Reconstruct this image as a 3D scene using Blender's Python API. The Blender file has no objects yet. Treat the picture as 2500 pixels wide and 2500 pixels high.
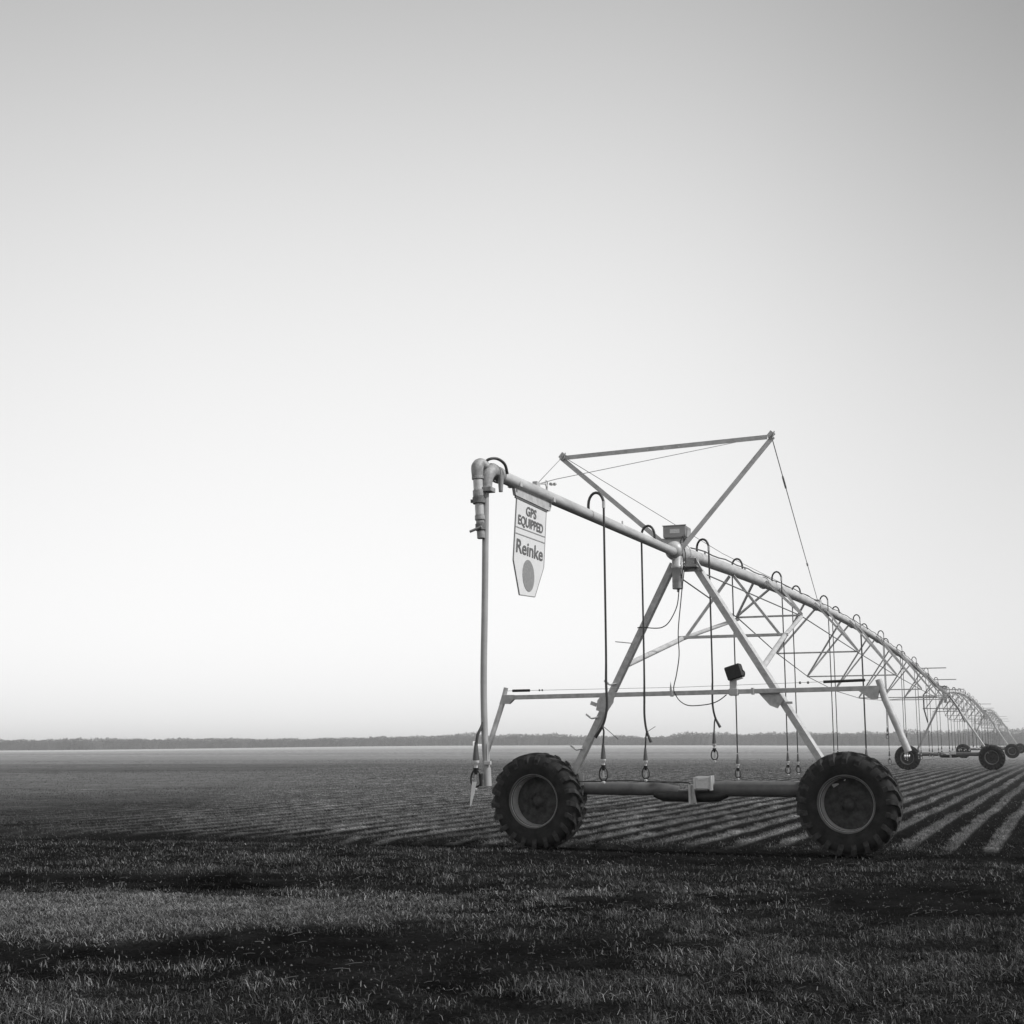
import bpy, math, random
import numpy as np
from mathutils import Vector, Matrix

random.seed(7)
rng = np.random.default_rng(11)
PI = math.pi
sc = bpy.context.scene
COL = sc.collection

# ------------------------------------------------------------------ materials
MATS = {}
def gmat(name, base, rough=.6, metal=0., var=.25, scale=8., bump=0., bscale=60., attr=None, spec=.5, streak=None):
    """procedural grey material: noise varied base tone, optional per-vertex tone, optional bump"""
    m = bpy.data.materials.new(name); m.use_nodes = True
    nt = m.node_tree; N = nt.nodes; L = nt.links
    b = N['Principled BSDF']
    b.inputs['Roughness'].default_value = rough
    b.inputs['Metallic'].default_value = metal
    b.inputs['Specular IOR Level'].default_value = spec
    tc = N.new('ShaderNodeTexCoord')
    vec = tc.outputs['Object']
    if streak:
        mp = N.new('ShaderNodeMapping'); mp.inputs['Scale'].default_value = streak
        L.new(vec, mp.inputs['Vector']); vec = mp.outputs['Vector']
    nz = N.new('ShaderNodeTexNoise'); nz.inputs['Scale'].default_value = scale
    nz.inputs['Detail'].default_value = 6; nz.inputs['Roughness'].default_value = .65
    L.new(vec, nz.inputs['Vector'])
    mr = N.new('ShaderNodeMapRange')
    mr.inputs['From Min'].default_value = .3; mr.inputs['From Max'].default_value = .7
    mr.inputs['To Min'].default_value = 1 - var; mr.inputs['To Max'].default_value = 1 + var
    L.new(nz.outputs['Fac'], mr.inputs['Value'])
    mu = N.new('ShaderNodeMath'); mu.operation = 'MULTIPLY'
    L.new(mr.outputs['Result'], mu.inputs[0])
    if attr:
        at = N.new('ShaderNodeAttribute'); at.attribute_name = attr
        L.new(at.outputs['Fac'], mu.inputs[1])
    else:
        mu.inputs[1].default_value = base
    cb = N.new('ShaderNodeCombineColor')
    for i in range(3): L.new(mu.outputs[0], cb.inputs[i])
    L.new(cb.outputs[0], b.inputs['Base Color'])
    if bump:
        n2 = N.new('ShaderNodeTexNoise'); n2.inputs['Scale'].default_value = bscale
        n2.inputs['Detail'].default_value = 8
        L.new(tc.outputs['Object'], n2.inputs['Vector'])
        bp = N.new('ShaderNodeBump'); bp.inputs['Strength'].default_value = 1; bp.inputs['Distance'].default_value = bump
        L.new(n2.outputs['Fac'], bp.inputs['Height']); L.new(bp.outputs[0], b.inputs['Normal'])
    MATS[name] = m
    return m

GALV = gmat('galvanised_steel', .46, rough=.5, metal=.15, var=.24, scale=14, bump=.0008, bscale=90)
GALV_D = gmat('weathered_steel', .50, rough=.55, metal=.15, var=.22, scale=10)
PIPE = gmat('galvanised_pipe', .50, rough=.45, metal=.15, var=.26, scale=9, streak=(1, .25, 1), bump=.0008, bscale=60)
ENDP = gmat('dull_end_pipe', .36, rough=.6, metal=.1, var=.2, scale=5)
FITD = gmat('dark_fittings', .14, rough=.6, var=.4, scale=30)
CASTG = gmat('cast_fittings', .32, rough=.6, metal=.2, var=.35, scale=25)
BEAM = gmat('painted_base_beam', .12, rough=.55, metal=.2, var=.3, scale=5)
DARK = gmat('dark_grease_steel', .02, rough=.6, var=.4, scale=18)
RUB = gmat('tyre_rubber', .022, spec=.25, rough=.85, var=.6, scale=6, bump=.002, bscale=70)
LUG = gmat('dusty_tread_rubber', .045, spec=.2, rough=.9, var=.6, scale=14)
RIMB = gmat('rim_barrel', .5, rough=.5, metal=.25, var=.15, scale=12)  # barrel paled to suggest light caught inside the rim
RIMD = gmat('rim_disc', .045, spec=.3, rough=.7, metal=.1, var=.7, scale=11)  # disc darkened to stand for its unlit face
RIML = gmat('rim_lip_grey', .12, rough=.55, metal=.1, var=.3, scale=10)  # lip toned darker than the barrel of the same rim
HOSE = gmat('black_hose', .035, rough=.45, var=.15, scale=20)
HOSEG = gmat('grey_hose', .07, rough=.5, var=.15, scale=20)
WIRE = gmat('steel_wire', .22, rough=.5, metal=.4, var=.2, scale=30)
WHITE = gmat('white_plastic', .75, rough=.4, var=.08, scale=20)
CLEAR = gmat('pale_plastic', .45, rough=.4, var=.1, scale=20)
SIGNM = gmat('sign_face', .72, rough=.5, var=.05, scale=9)
INK = gmat('sign_ink', .12, rough=.6, var=.12, scale=40)
INKC = gmat('sign_disc_ink', .26, rough=.6, var=.25, scale=60)
LINEM = gmat('sign_line', .3, rough=.6, var=.1)
BOXM = gmat('control_box_paint', .34, rough=.5, var=.12, scale=12)
LBL = gmat('box_label', .7, rough=.5, var=.3, scale=140)
MOTOR = gmat('motor_casing', .6, rough=.45, metal=.2, var=.12, scale=30)
TAPE = gmat('white_tape', .8, rough=.6, var=.05)
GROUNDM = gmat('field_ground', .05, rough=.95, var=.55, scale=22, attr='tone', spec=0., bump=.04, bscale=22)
BLADE = gmat('grass_blades', .1, rough=.75, var=.2, scale=3, attr='tone', spec=.05)
TREEM = gmat('distant_branches', .07, rough=.9, var=.3, scale=.08, attr='tone', spec=.1)
SHEDM = gmat('white_sheet_metal', .8, rough=.5, var=.05)

# ------------------------------------------------------------------ mesh helpers
class MB:
    def __init__(s): s.v = []; s.f = []; s.sm = []
    def add(s, vs, fs, smooth=False):
        o = len(s.v); s.v += [tuple(p) for p in vs]
        s.f += [tuple(o + i for i in f) for f in fs]; s.sm += [smooth] * len(fs)
        return s
    def box(s, c, sz, rot=None):
        hx, hy, hz = sz[0] / 2, sz[1] / 2, sz[2] / 2
        b = min(hx, hy, hz) * .14          # small chamfer on the vertical/horizontal edges
        vs = []
        for sx in (-1, 1):
            for sy in (-1, 1):
                for sz_ in (-1, 1):
                    vs += [Vector((sx * hx, sy * (hy - b), sz_ * (hz - b))),
                           Vector((sx * (hx - b), sy * hy, sz_ * (hz - b))),
                           Vector((sx * (hx - b), sy * (hy - b), sz_ * hz))]
        if rot: vs = [rot @ v for v in vs]
        c = Vector(c); vs = [v + c for v in vs]
        I = lambda x, y, z, k: ((x * 2 + y) * 2 + z) * 3 + k
        fs = []
        for a in (0, 1):
            fs.append([I(a, 0, 0, 0), I(a, 1, 0, 0), I(a, 1, 1, 0), I(a, 0, 1, 0)])
            fs.append([I(0, a, 0, 1), I(1, a, 0, 1), I(1, a, 1, 1), I(0, a, 1, 1)])
            fs.append([I(0, 0, a, 2), I(1, 0, a, 2), I(1, 1, a, 2), I(0, 1, a, 2)])
            for b2 in (0, 1):
                fs.append([I(a, b2, 0, 0), I(a, b2, 1, 0), I(a, b2, 1, 1), I(a, b2, 0, 1)])
                fs.append([I(a, 0, b2, 0), I(a, 1, b2, 0), I(a, 1, b2, 2), I(a, 0, b2, 2)])
                fs.append([I(0, a, b2, 1), I(1, a, b2, 1), I(1, a, b2, 2), I(0, a, b2, 2)])
                for c2 in (0, 1):
                    fs.append([I(a, b2, c2, 0), I(a, b2, c2, 1), I(a, b2, c2, 2)])
        return s.add(vs, fs)
    def tube(s, pts, r, n=10, cap=True, sm=0):
        pts = [Vector(p) for p in pts]
        rs = list(r) if isinstance(r, (list, tuple)) else [r] * len(pts)
        if sm and len(pts) > 2:
            q = [pts[0] * 2 - pts[1]] + pts + [pts[-1] * 2 - pts[-2]]; o = []; ro = []
            for i in range(len(pts) - 1):
                a, b, c, d = q[i:i + 4]
                for k in range(sm):
                    u = k / sm
                    o.append(.5 * ((2 * b) + (c - a) * u + (2 * a - 5 * b + 4 * c - d) * u * u + (3 * b - a - 3 * c + d) * u ** 3))
                    ro.append(rs[i] * (1 - u) + rs[i + 1] * u)
            pts = o + [pts[-1]]; rs = ro + [rs[-1]]
        up = None; rings = []
        for i, p in enumerate(pts):
            a = pts[max(i - 1, 0)]; b = pts[min(i + 1, len(pts) - 1)]
            t = (b - a)
            if t.length < 1e-9: t = Vector((0, 0, 1))
            t.normalize()
            if up is None:
                up = Vector((0, 0, 1)) if abs(t.z) < .9 else Vector((1, 0, 0))
            x = (up - t * up.dot(t)).normalized(); y = t.cross(x); up = x
            rings.append([p + (x * math.cos(2 * PI * k / n) + y * math.sin(2 * PI * k / n)) * rs[i] for k in range(n)])
        vs = [q for ring in rings for q in ring]; fs = []
        for i in range(len(pts) - 1):
            for k in range(n):
                fs.append([i * n + k, i * n + (k + 1) % n, (i + 1) * n + (k + 1) % n, (i + 1) * n + k])
        s.add(vs, fs, True)
        if cap:
            s.add(rings[0], [list(range(n))[::-1]]); s.add(rings[-1], [list(range(n))])
        return s
    def lathe(s, prof, M, n=48, smooth=True):
        """prof: (radius, axial) ; axis = local Z of M"""
        vs = []
        for r, h in prof:
            for k in range(n):
                a = 2 * PI * k / n
                vs.append(M @ Vector((r * math.cos(a), r * math.sin(a), h)))
        fs = []
        for i in range(len(prof) - 1):
            for k in range(n):
                fs.append([i * n + k, i * n + (k + 1) % n, (i + 1) * n + (k + 1) % n, (i + 1) * n + k])
        return s.add(vs, fs, smooth)
    def angle(s, p0, p1, w1, d1, w2, d2, t=.008):
        """L-profile bar from p0 to p1: flange w1 along d1, flange w2 along d2"""
        p0 = Vector(p0); p1 = Vector(p1); ax = (p1 - p0).normalized()
        d1 = Vector(d1); d1 = (d1 - ax * d1.dot(ax)).normalized()
        d2 = Vector(d2); d2 = (d2 - ax * d2.dot(ax) - d1 * d2.dot(d1)).normalized()
        prof = [(0, 0), (w1, 0), (w1, t), (t, t), (t, w2), (0, w2)]
        vs = [p + d1 * a + d2 * b for p in (p0, p1) for a, b in prof]
        fs = [[i, (i + 1) % 6, 6 + (i + 1) % 6, 6 + i] for i in range(6)] + [[3, 2, 1, 0], [5, 4, 3, 0], [6, 7, 8, 9], [6, 9, 10, 11]]
        return s.add(vs, fs)
    def bar(s, p0, p1, w, h, side=(0, 1, 0)):
        p0 = Vector(p0); p1 = Vector(p1); ax = (p1 - p0); L = ax.length; ax.normalize()
        y = Vector(side); y = (y - ax * y.dot(ax)).normalized(); z = ax.cross(y)
        M = Matrix((ax, y, z)).transposed()
        return s.box((p0 + p1) / 2, (L, w, h), M)
    def plate(s, poly, axis, t, M=None):
        """poly of 3D points, extruded along axis by t"""
        ax = Vector(axis).normalized() * t; n = len(poly)
        vs = [Vector(p) for p in poly] + [Vector(p) + ax for p in poly]
        fs = [list(range(n))[::-1], list(range(n, 2 * n))] + [[i, (i + 1) % n, n + (i + 1) % n, n + i] for i in range(n)]
        return s.add(vs, fs)
    def build(s, name, mat, parent=None, loc=None, rot=None):
        me = bpy.data.meshes.new(name)
        me.from_pydata(s.v, [], s.f); me.update()
        me.polygons.foreach_set('use_smooth', s.sm)
        me.materials.append(mat)
        import bmesh
        bm = bmesh.new(); bm.from_mesh(me); bmesh.ops.recalc_face_normals(bm, faces=bm.faces); bm.to_mesh(me); bm.free()
        o = bpy.data.objects.new(name, me); COL.objects.link(o)
        if parent: o.parent = parent
        if loc: o.location = loc
        if rot: o.rotation_euler = rot
        return o

def thing(name, label, cat, loc=(0, 0, 0), rz=0., group=None):
    o = bpy.data.objects.new(name, None); COL.objects.link(o)
    o.empty_display_size = .3
    o.location = loc; o.rotation_euler = (0, 0, rz); o['label'] = label; o['category'] = cat
    if group: o['group'] = group
    return o

def copy_tree(o, parent=None):
    c = o.copy(); COL.objects.link(c); c.parent = parent
    for ch in [k for k in bpy.data.objects if k.parent == o]:
        copy_tree(ch, c)
    return c

# ------------------------------------------------------------------ layout frame of the irrigation line
# local x = across the line (v, to the right), local y = along the line (u, away), z up
ANG = math.radians(21.)
OX, OY = 2.204, 17.803
def W(v, u, z=0.):
    c, s = math.cos(ANG), math.sin(ANG)
    return (OX + u * s + v * c, OY + u * c - v * s, z)
RZ = -ANG
SPAN = 55.25
def pz(u):
    """height of the main pipe axis at distance u along the line"""
    if u < 0: return 3.85 + u * .021
    s = (u % SPAN) / SPAN
    return 3.87 + .56 * math.sin(PI * s ** .85)

# ------------------------------------------------------------------ ground
def vnoise(x, y, seed=0):
    xi = np.floor(x).astype(np.int64); yi = np.floor(y).astype(np.int64)
    fx = x - xi; fy = y - yi; fx = fx * fx * (3 - 2 * fx); fy = fy * fy * (3 - 2 * fy)
    def h(a, b):
        n = (a * 374761393 + b * 668265263 + seed * 1274126177) & 0xffffffff
        n = ((n ^ (n >> 13)) * 1274126177) & 0xffffffff
        return ((n ^ (n >> 16)) & 0xffff) / 65535.
    return (h(xi, yi) * (1 - fx) + h(xi + 1, yi) * fx) * (1 - fy) + (h(xi, yi + 1) * (1 - fx) + h(xi + 1, yi + 1) * fx) * fy
def fbm(x, y, oct=4, seed=0):
    r = np.zeros_like(x, dtype=float); a = .5; t = 0
    for i in range(oct):
        r += a * vnoise(x * 2 ** i, y * 2 ** i, seed + i * 17); t += a; a *= .55
    return r / t
def sst(x, a, b):
    t = np.clip((x - a) / (b - a), 0, 1); return t * t * (3 - 2 * t)
def ell(x, y, cx, cy, rx, ry, rot=0., soft=.35):
    c, s = math.cos(math.radians(rot)), math.sin(math.radians(rot))
    dx, dy = x - cx, y - cy
    d = np.sqrt(((dx * c + dy * s) / rx) ** 2 + ((-dx * s + dy * c) / ry) ** 2)
    return 1 - sst(d, 1 - soft, 1 + soft)

RB = math.radians(22.3)
SB, CB = math.sin(RB), math.cos(RB)
ROW = .54
cA, sA = math.cos(ANG), math.sin(ANG)
def uv_of(x, y):
    dx, dy = x - OX, y - OY
    return dx * sA + dy * cA, dx * cA - dy * sA
def fields(x, y):
    """returns height, tone (albedo), grass cover, dry cover, crest, rowmask"""
    u, v = uv_of(x, y)
    n1 = fbm(x * .9, y * .9, 4, 1); n2 = fbm(x * .35, y * .5, 3, 5); n3 = fbm(x * 3.1, y * 3.1, 3, 9)
    s = x * CB - y * SB + .10 * (fbm(x * .5, y * .5, 2, 21) - .5) + .10 * (n3 - .5)
    ph = s / ROW
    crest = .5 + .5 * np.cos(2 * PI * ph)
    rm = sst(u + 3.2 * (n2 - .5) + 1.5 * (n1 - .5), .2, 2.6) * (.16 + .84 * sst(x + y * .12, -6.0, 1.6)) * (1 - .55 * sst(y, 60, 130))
    r = np.hypot(x, y)
    # cover of live grass in the foreground
    n4 = fbm(x * 1.3 + 9, y * 2.6, 3, 61); wx = x + 1.6 * (n2 - .5) + .8 * (n3 - .5); wy = y + 1.0 * (n1 - .5) + 1.3 * (n4 - .5) + 1.7 * (n2 - .5) - .10 * x * (y < 13)
    cov = np.full_like(x, .62)
    cov = np.where(u > 1.2, .30, cov)
    dark = np.zeros_like(x)
    dark = np.maximum(dark, ell(wx, wy, -3.9, 14.55, 2.9, .62, -6))           # soil strip upper left
    dark = np.maximum(dark, .8 * ell(wx, wy, -.9, 13.35, 1.6, .35, -8))
    dark = np.maximum(dark, ell(wx, wy, -2.2, 9.75, 2.5, 1.0, -6))            # big soil band
    dark = np.maximum(dark, ell(wx, wy, -.3, 9.4, 1.5, 1.25, 0))
    dark = np.maximum(dark, .9 * ell(wx, wy, 1.9, 12.1, 1.5, .45, -8))
    dark = np.maximum(dark, ell(wx, wy, 3.7, 12.0, 1.2, 1.0, -20))
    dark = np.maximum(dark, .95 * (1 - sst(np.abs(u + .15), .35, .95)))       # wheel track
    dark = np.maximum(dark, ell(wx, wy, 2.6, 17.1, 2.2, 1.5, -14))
    dark = np.maximum(dark, ell(wx, wy, 6.6, 15.9, 2.0, 1.5, -21))
    dark = np.maximum(dark, .55 * ell(wx, wy, -6.0, 19.5, 5.5, 1.6, -4))
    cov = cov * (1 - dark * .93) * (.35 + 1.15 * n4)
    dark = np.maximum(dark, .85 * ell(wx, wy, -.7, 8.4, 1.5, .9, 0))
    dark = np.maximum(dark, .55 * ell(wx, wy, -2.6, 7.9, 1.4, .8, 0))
    dark = np.maximum(dark, .7 * ell(wx, wy, 3.0, 7.4, .9, .8, 0))  # thins the grass to imitate lens darkening at the frame corner
    lush = ell(wx, wy, 1.6, 9.4, 2.4, 1.7, 0) + .9 * ell(wx, wy, .3, 12.3, 2.4, .75, 0) + .5 * ell(wx, wy, 0, 14.6, 4.5, .9, 0)
    lush = np.clip(lush, 0, 1) * (1 - dark)
    cov = np.clip(cov + .5 * lush, 0, 1)
    dry = ell(wx, wy, -4.3, 11.7, 2.7, 1.35, -6, .18) + .75 * ell(wx, wy, -1.3, 11.55, 1.7, .42, 4, .3)
    dry = np.clip(dry, 0, 1) * (1 - .85 * np.clip(dark - .2, 0, 1))
    bl = ell(wx, wy, -3.0, 7.5, 2.3, .85, 0)
    cov = np.clip(cov * (.35 + 1.3 * n1), 0, 1)
    cov = np.maximum(cov, .28 * bl * n3 * 1.6 * (.4 + 1.2 * n4))
    # heights
    z = .03 * (fbm(x * .25, y * .25, 3, 31) - .5) * np.clip(r / 30, .4, 1.2) + .030 * (n1 - .5) + .02 * (n3 - .5) * (1 - sst(r, 20, 50))
    z = z + (.055 * (crest ** 1.5 - .4) + .03 * (n3 - .5)) * rm * (1 - sst(r, 120, 220))
    nearw = np.exp(-((np.abs(v) - 2.03) / .5) ** 2) * np.exp(-(u / .6) ** 2)
    z = z - .045 * np.exp(-((u + .02) / .33) ** 2)
    z = z * (1 - .8 * nearw)
    z = z + .03 * dry * n3 + .02 * cov
    z = z - sst(r, 150, 850) * (2.3 * sst(-x / np.maximum(r, 1), .02, .36) + .7 * sst(x / np.maximum(r, 1), .05, .33))
    # tone
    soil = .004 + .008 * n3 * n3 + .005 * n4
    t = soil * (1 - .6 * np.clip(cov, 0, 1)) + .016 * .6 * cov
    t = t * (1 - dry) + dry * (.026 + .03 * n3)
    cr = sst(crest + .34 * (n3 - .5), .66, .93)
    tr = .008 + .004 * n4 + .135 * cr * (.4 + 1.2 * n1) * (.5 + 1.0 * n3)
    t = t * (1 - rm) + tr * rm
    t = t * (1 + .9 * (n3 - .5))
    # far field: flatter crop residue in long bands, also painted paler far off for haze and grazing light
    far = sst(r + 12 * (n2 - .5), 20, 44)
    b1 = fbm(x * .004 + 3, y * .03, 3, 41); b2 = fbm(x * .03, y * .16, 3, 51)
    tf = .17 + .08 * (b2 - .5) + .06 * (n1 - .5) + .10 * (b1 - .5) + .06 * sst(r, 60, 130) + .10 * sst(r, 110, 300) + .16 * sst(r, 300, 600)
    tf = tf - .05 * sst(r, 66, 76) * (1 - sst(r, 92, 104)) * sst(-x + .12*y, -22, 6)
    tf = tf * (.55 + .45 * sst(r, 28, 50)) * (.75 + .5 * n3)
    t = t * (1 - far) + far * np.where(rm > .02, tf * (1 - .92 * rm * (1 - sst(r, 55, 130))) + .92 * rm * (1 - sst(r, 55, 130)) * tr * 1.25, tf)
    return z, np.clip(t, .004, .45), cov, dry, cr, rm

def new_mesh_np(name, co, faces_flat, loop_tot, mat, tone=None, smooth=True):
    me = bpy.data.meshes.new(name)
    me.vertices.add(len(co)); me.vertices.foreach_set('co', co.astype(np.float32).ravel())
    me.loops.add(len(faces_flat)); me.loops.foreach_set('vertex_index', faces_flat.astype(np.int32))
    st = np.concatenate([[0], np.cumsum(loop_tot)[:-1]]).astype(np.int32)
    me.polygons.add(len(loop_tot)); me.polygons.foreach_set('loop_start', st)
    me.polygons.foreach_set('use_smooth', np.full(len(loop_tot), smooth))
    me.update(calc_edges=True)
    if tone is not None:
        a = me.attributes.new('tone', 'FLOAT', 'POINT'); a.data.foreach_set('value', tone.astype(np.float32))
    me.materials.append(mat)
    o = bpy.data.objects.new(name, me); COL.objects.link(o)
    return o

def make_ground():
    rad = np.concatenate([[.0, 1., 2.5, 4.], np.exp(np.arange(math.log(5.), math.log(160), .0042)), np.exp(np.arange(math.log(161), math.log(2900), .03)), [2900.]])
    fine = np.radians(np.arange(-31, 31.001, .075))
    co_ = np.radians(np.arange(33, 328, 3.))
    ang = np.concatenate([fine, co_])          # measured from +y clockwise
    R, A = np.meshgrid(rad, ang, indexing='ij')
    X = R * np.sin(A); Y = R * np.cos(A)
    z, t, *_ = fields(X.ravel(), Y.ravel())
    co = np.stack([X.ravel(), Y.ravel(), z], 1)
    nr, na = R.shape
    i = np.arange(nr - 1)[:, None]; k = np.arange(na)[None, :]; k2 = (k + 1) % na
    q = np.stack([i * na + k, i * na + k2, (i + 1) * na + k2, (i + 1) * na + k], -1).reshape(-1, 4)[:, ::-1]
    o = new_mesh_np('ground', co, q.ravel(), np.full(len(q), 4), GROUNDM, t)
    o['kind'] = 'structure'
    return o
make_ground()

# ------------------------------------------------------------------ grass, stubble, straw
def blades(px, py, pz_, h, w, tone, lean, name, label, seg2=True):
    n = len(px)
    a = rng.uniform(0, 2 * PI, n)
    # lean has a common drift to the left, like wind-laid grass
    lx = np.cos(a) * lean - .25 * lean; ly = np.sin(a) * lean
    b = rng.uniform(0, 2 * PI, n); wx = np.cos(b) * w / 2; wy = np.sin(b) * w / 2
    base = np.stack([px, py, pz_ - .008], 1)
    W_ = np.stack([wx, wy, np.zeros(n)], 1)
    v0 = base - W_; v1 = base + W_
    mid = base + np.stack([lx * h * .35, ly * h * .35, h * .6], 1)
    tip = base + np.stack([lx * h, ly * h, h * np.clip(1 - .45 * lean, .25, 1)], 1)
    if seg2:
        V = np.stack([v0, v1, mid + W_ * .8, mid - W_ * .8, tip], 1).reshape(-1, 3)
        o = np.arange(n)[:, None] * 5
        F = np.concatenate([o + 0, o + 1, o + 2, o + 3, o + 3, o + 2, o + 4], 1).ravel()
        T = np.tile([4, 3], n); tn = np.repeat(tone, 5)
    else:
        V = np.stack([v0, v1, tip], 1).reshape(-1, 3)
        F = np.arange(n * 3); T = np.full(n, 3); tn = np.repeat(tone, 3)
    ob = new_mesh_np(name, V, F, T, BLADE, tn, smooth=False)
    ob['kind'] = 'stuff'; ob['label'] = label; ob['category'] = 'grass'
    return ob
def sector(r0, r1, dens, amax=27.):
    a = math.radians(amax); area = a * (r1 * r1 - r0 * r0)
    n = int(area * dens)
    r = np.sqrt(rng.uniform(r0 * r0, r1 * r1, n)); t = rng.uniform(-a, a, n)
    return r * np.sin(t), r * np.cos(t)

def make_grass():
    # foreground sward
    P = []
    for r0, r1, d in ((5.5, 9.5, 5200), (9.5, 13.5, 3400), (13.5, 20.5, 2000)):
        P.append(sector(r0, r1, d))
    x = np.concatenate([p[0] for p in P]); y = np.concatenate([p[1] for p in P])
    z, t, cov, dry, cr, rm = fields(x, y)
    clump = .6 * fbm(x * 6, y * 6, 2, 77) + .4 * fbm(x * 1.6, y * 2.4, 2, 78)
    pgrass = cov * sst(clump, .28, .62) * (1 - dry) + .012
    k = rng.random(len(x)) < pgrass * (1 - .8 * rm)
    r = np.hypot(x, y)[k]; nk = k.sum(); cl2 = fbm(x[k] * 1.7, y[k] * 1.7, 3, 91)
    h = rng.uniform(.018, .055, nk) * (.6 + .9 * cl2) * (1 + .5 * (clump[k] > .6)) * (.75 + .4 * cov[k])
    pale = rng.random(nk) < .20
    tone = np.where(pale, rng.uniform(.12, .30, nk), rng.uniform(.015, .085, nk)) * (.30 + 1.3 * cl2) * (1 + .5 * ell(x[k], y[k], .3, 12.3, 3., .9, 0))
    blades(x[k], y[k], z[k], h, .0028 + .0002 * r, tone, np.where(rng.random(nk) < .12, rng.uniform(1.6, 2.6, nk), rng.uniform(.15, 1.3, nk)), 'grass', 'short rough dark grass across the foreground verge')
    # matted dry grass
    k = rng.random(len(x)) < dry * .8
    nk = k.sum(); r = np.hypot(x, y)[k]
    blades(x[k], y[k], z[k], rng.uniform(.03, .065, nk), .004 + .0002 * r, rng.uniform(.03, .25, nk) * (.4 + 1.2 * clump[k]), rng.uniform(.7, 1.9, nk),
           'dry_grass', 'pale matted dry grass patch at the lower left')
    # stubble on the crop row crests
    P = [sector(15, 28, 2600), sector(28, 45, 1200), sector(45, 75, 300), sector(75, 120, 70)]
    x = np.concatenate([p[0] for p in P]); y = np.concatenate([p[1] for p in P])
    z, t, cov, dry, cr, rm = fields(x, y)
    n5 = fbm(x * 1.1, y * 1.6, 2, 95)
    k = rng.random(len(x)) < (cr * rm * .9 + .16 * (1 - rm) * (y > 19) * (n5 > .45) + .02)
    nk = k.sum(); r = np.hypot(x, y)[k]
    blades(x[k], y[k], z[k], rng.uniform(.02, .065, nk), .004 + .00028 * r, rng.uniform(.03, .24, nk) * np.where(rm[k] > .4, 1, .6), rng.uniform(.3, 1.3, nk),
           'crop_stubble', 'pale stubble standing in rows on the tilled field', seg2=False)
    # straws and clods lying on the bare soil
    n = 2600
    x = rng.uniform(-4.6, 4.2, n); y = rng.uniform(7.2, 16, n)
    z, t, cov, dry, cr, rm = fields(x, y)
    k = cov < .25
    x, y, z = x[k], y[k], z[k]; n = len(x)
    mb = MB()
    for i in range(n):
        if i % 11 == 0:
            L = random.uniform(.02, .12); a = random.gauss(0, .5)
            d = Vector((math.cos(a), math.sin(a), random.uniform(-.1, .25)))
            p = Vector((x[i], y[i], z[i] + .012))
            mb.tube([p, p + d * L * .5 + Vector((0, 0, .004)), p + d * L], .0018, 4)
        else:
            q = random.choice((.003, .004, .005, .006, .009))
            p = Vector((x[i], y[i], z[i] + q * .3))
            vs = [p + Vector(o) * q * random.uniform(.7, 1.2) for o in ((1, 0, 0), (0, 1, 0), (-1, 0, 0), (0, -1, 0), (0, 0, 1), (0, 0, -1))]
            mb.add(vs, [(0, 1, 4), (1, 2, 4), (2, 3, 4), (3, 0, 4), (1, 0, 5), (2, 1, 5), (3, 2, 5), (0, 3, 5)])
    o = mb.build('straw_litter', gmat('straw', .10, rough=.8, var=.8, scale=2.))
    o['kind'] = 'stuff'; o['label'] = 'scattered straws and small clods on the bare dark soil'; o['category'] = 'straw'
make_grass()

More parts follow.
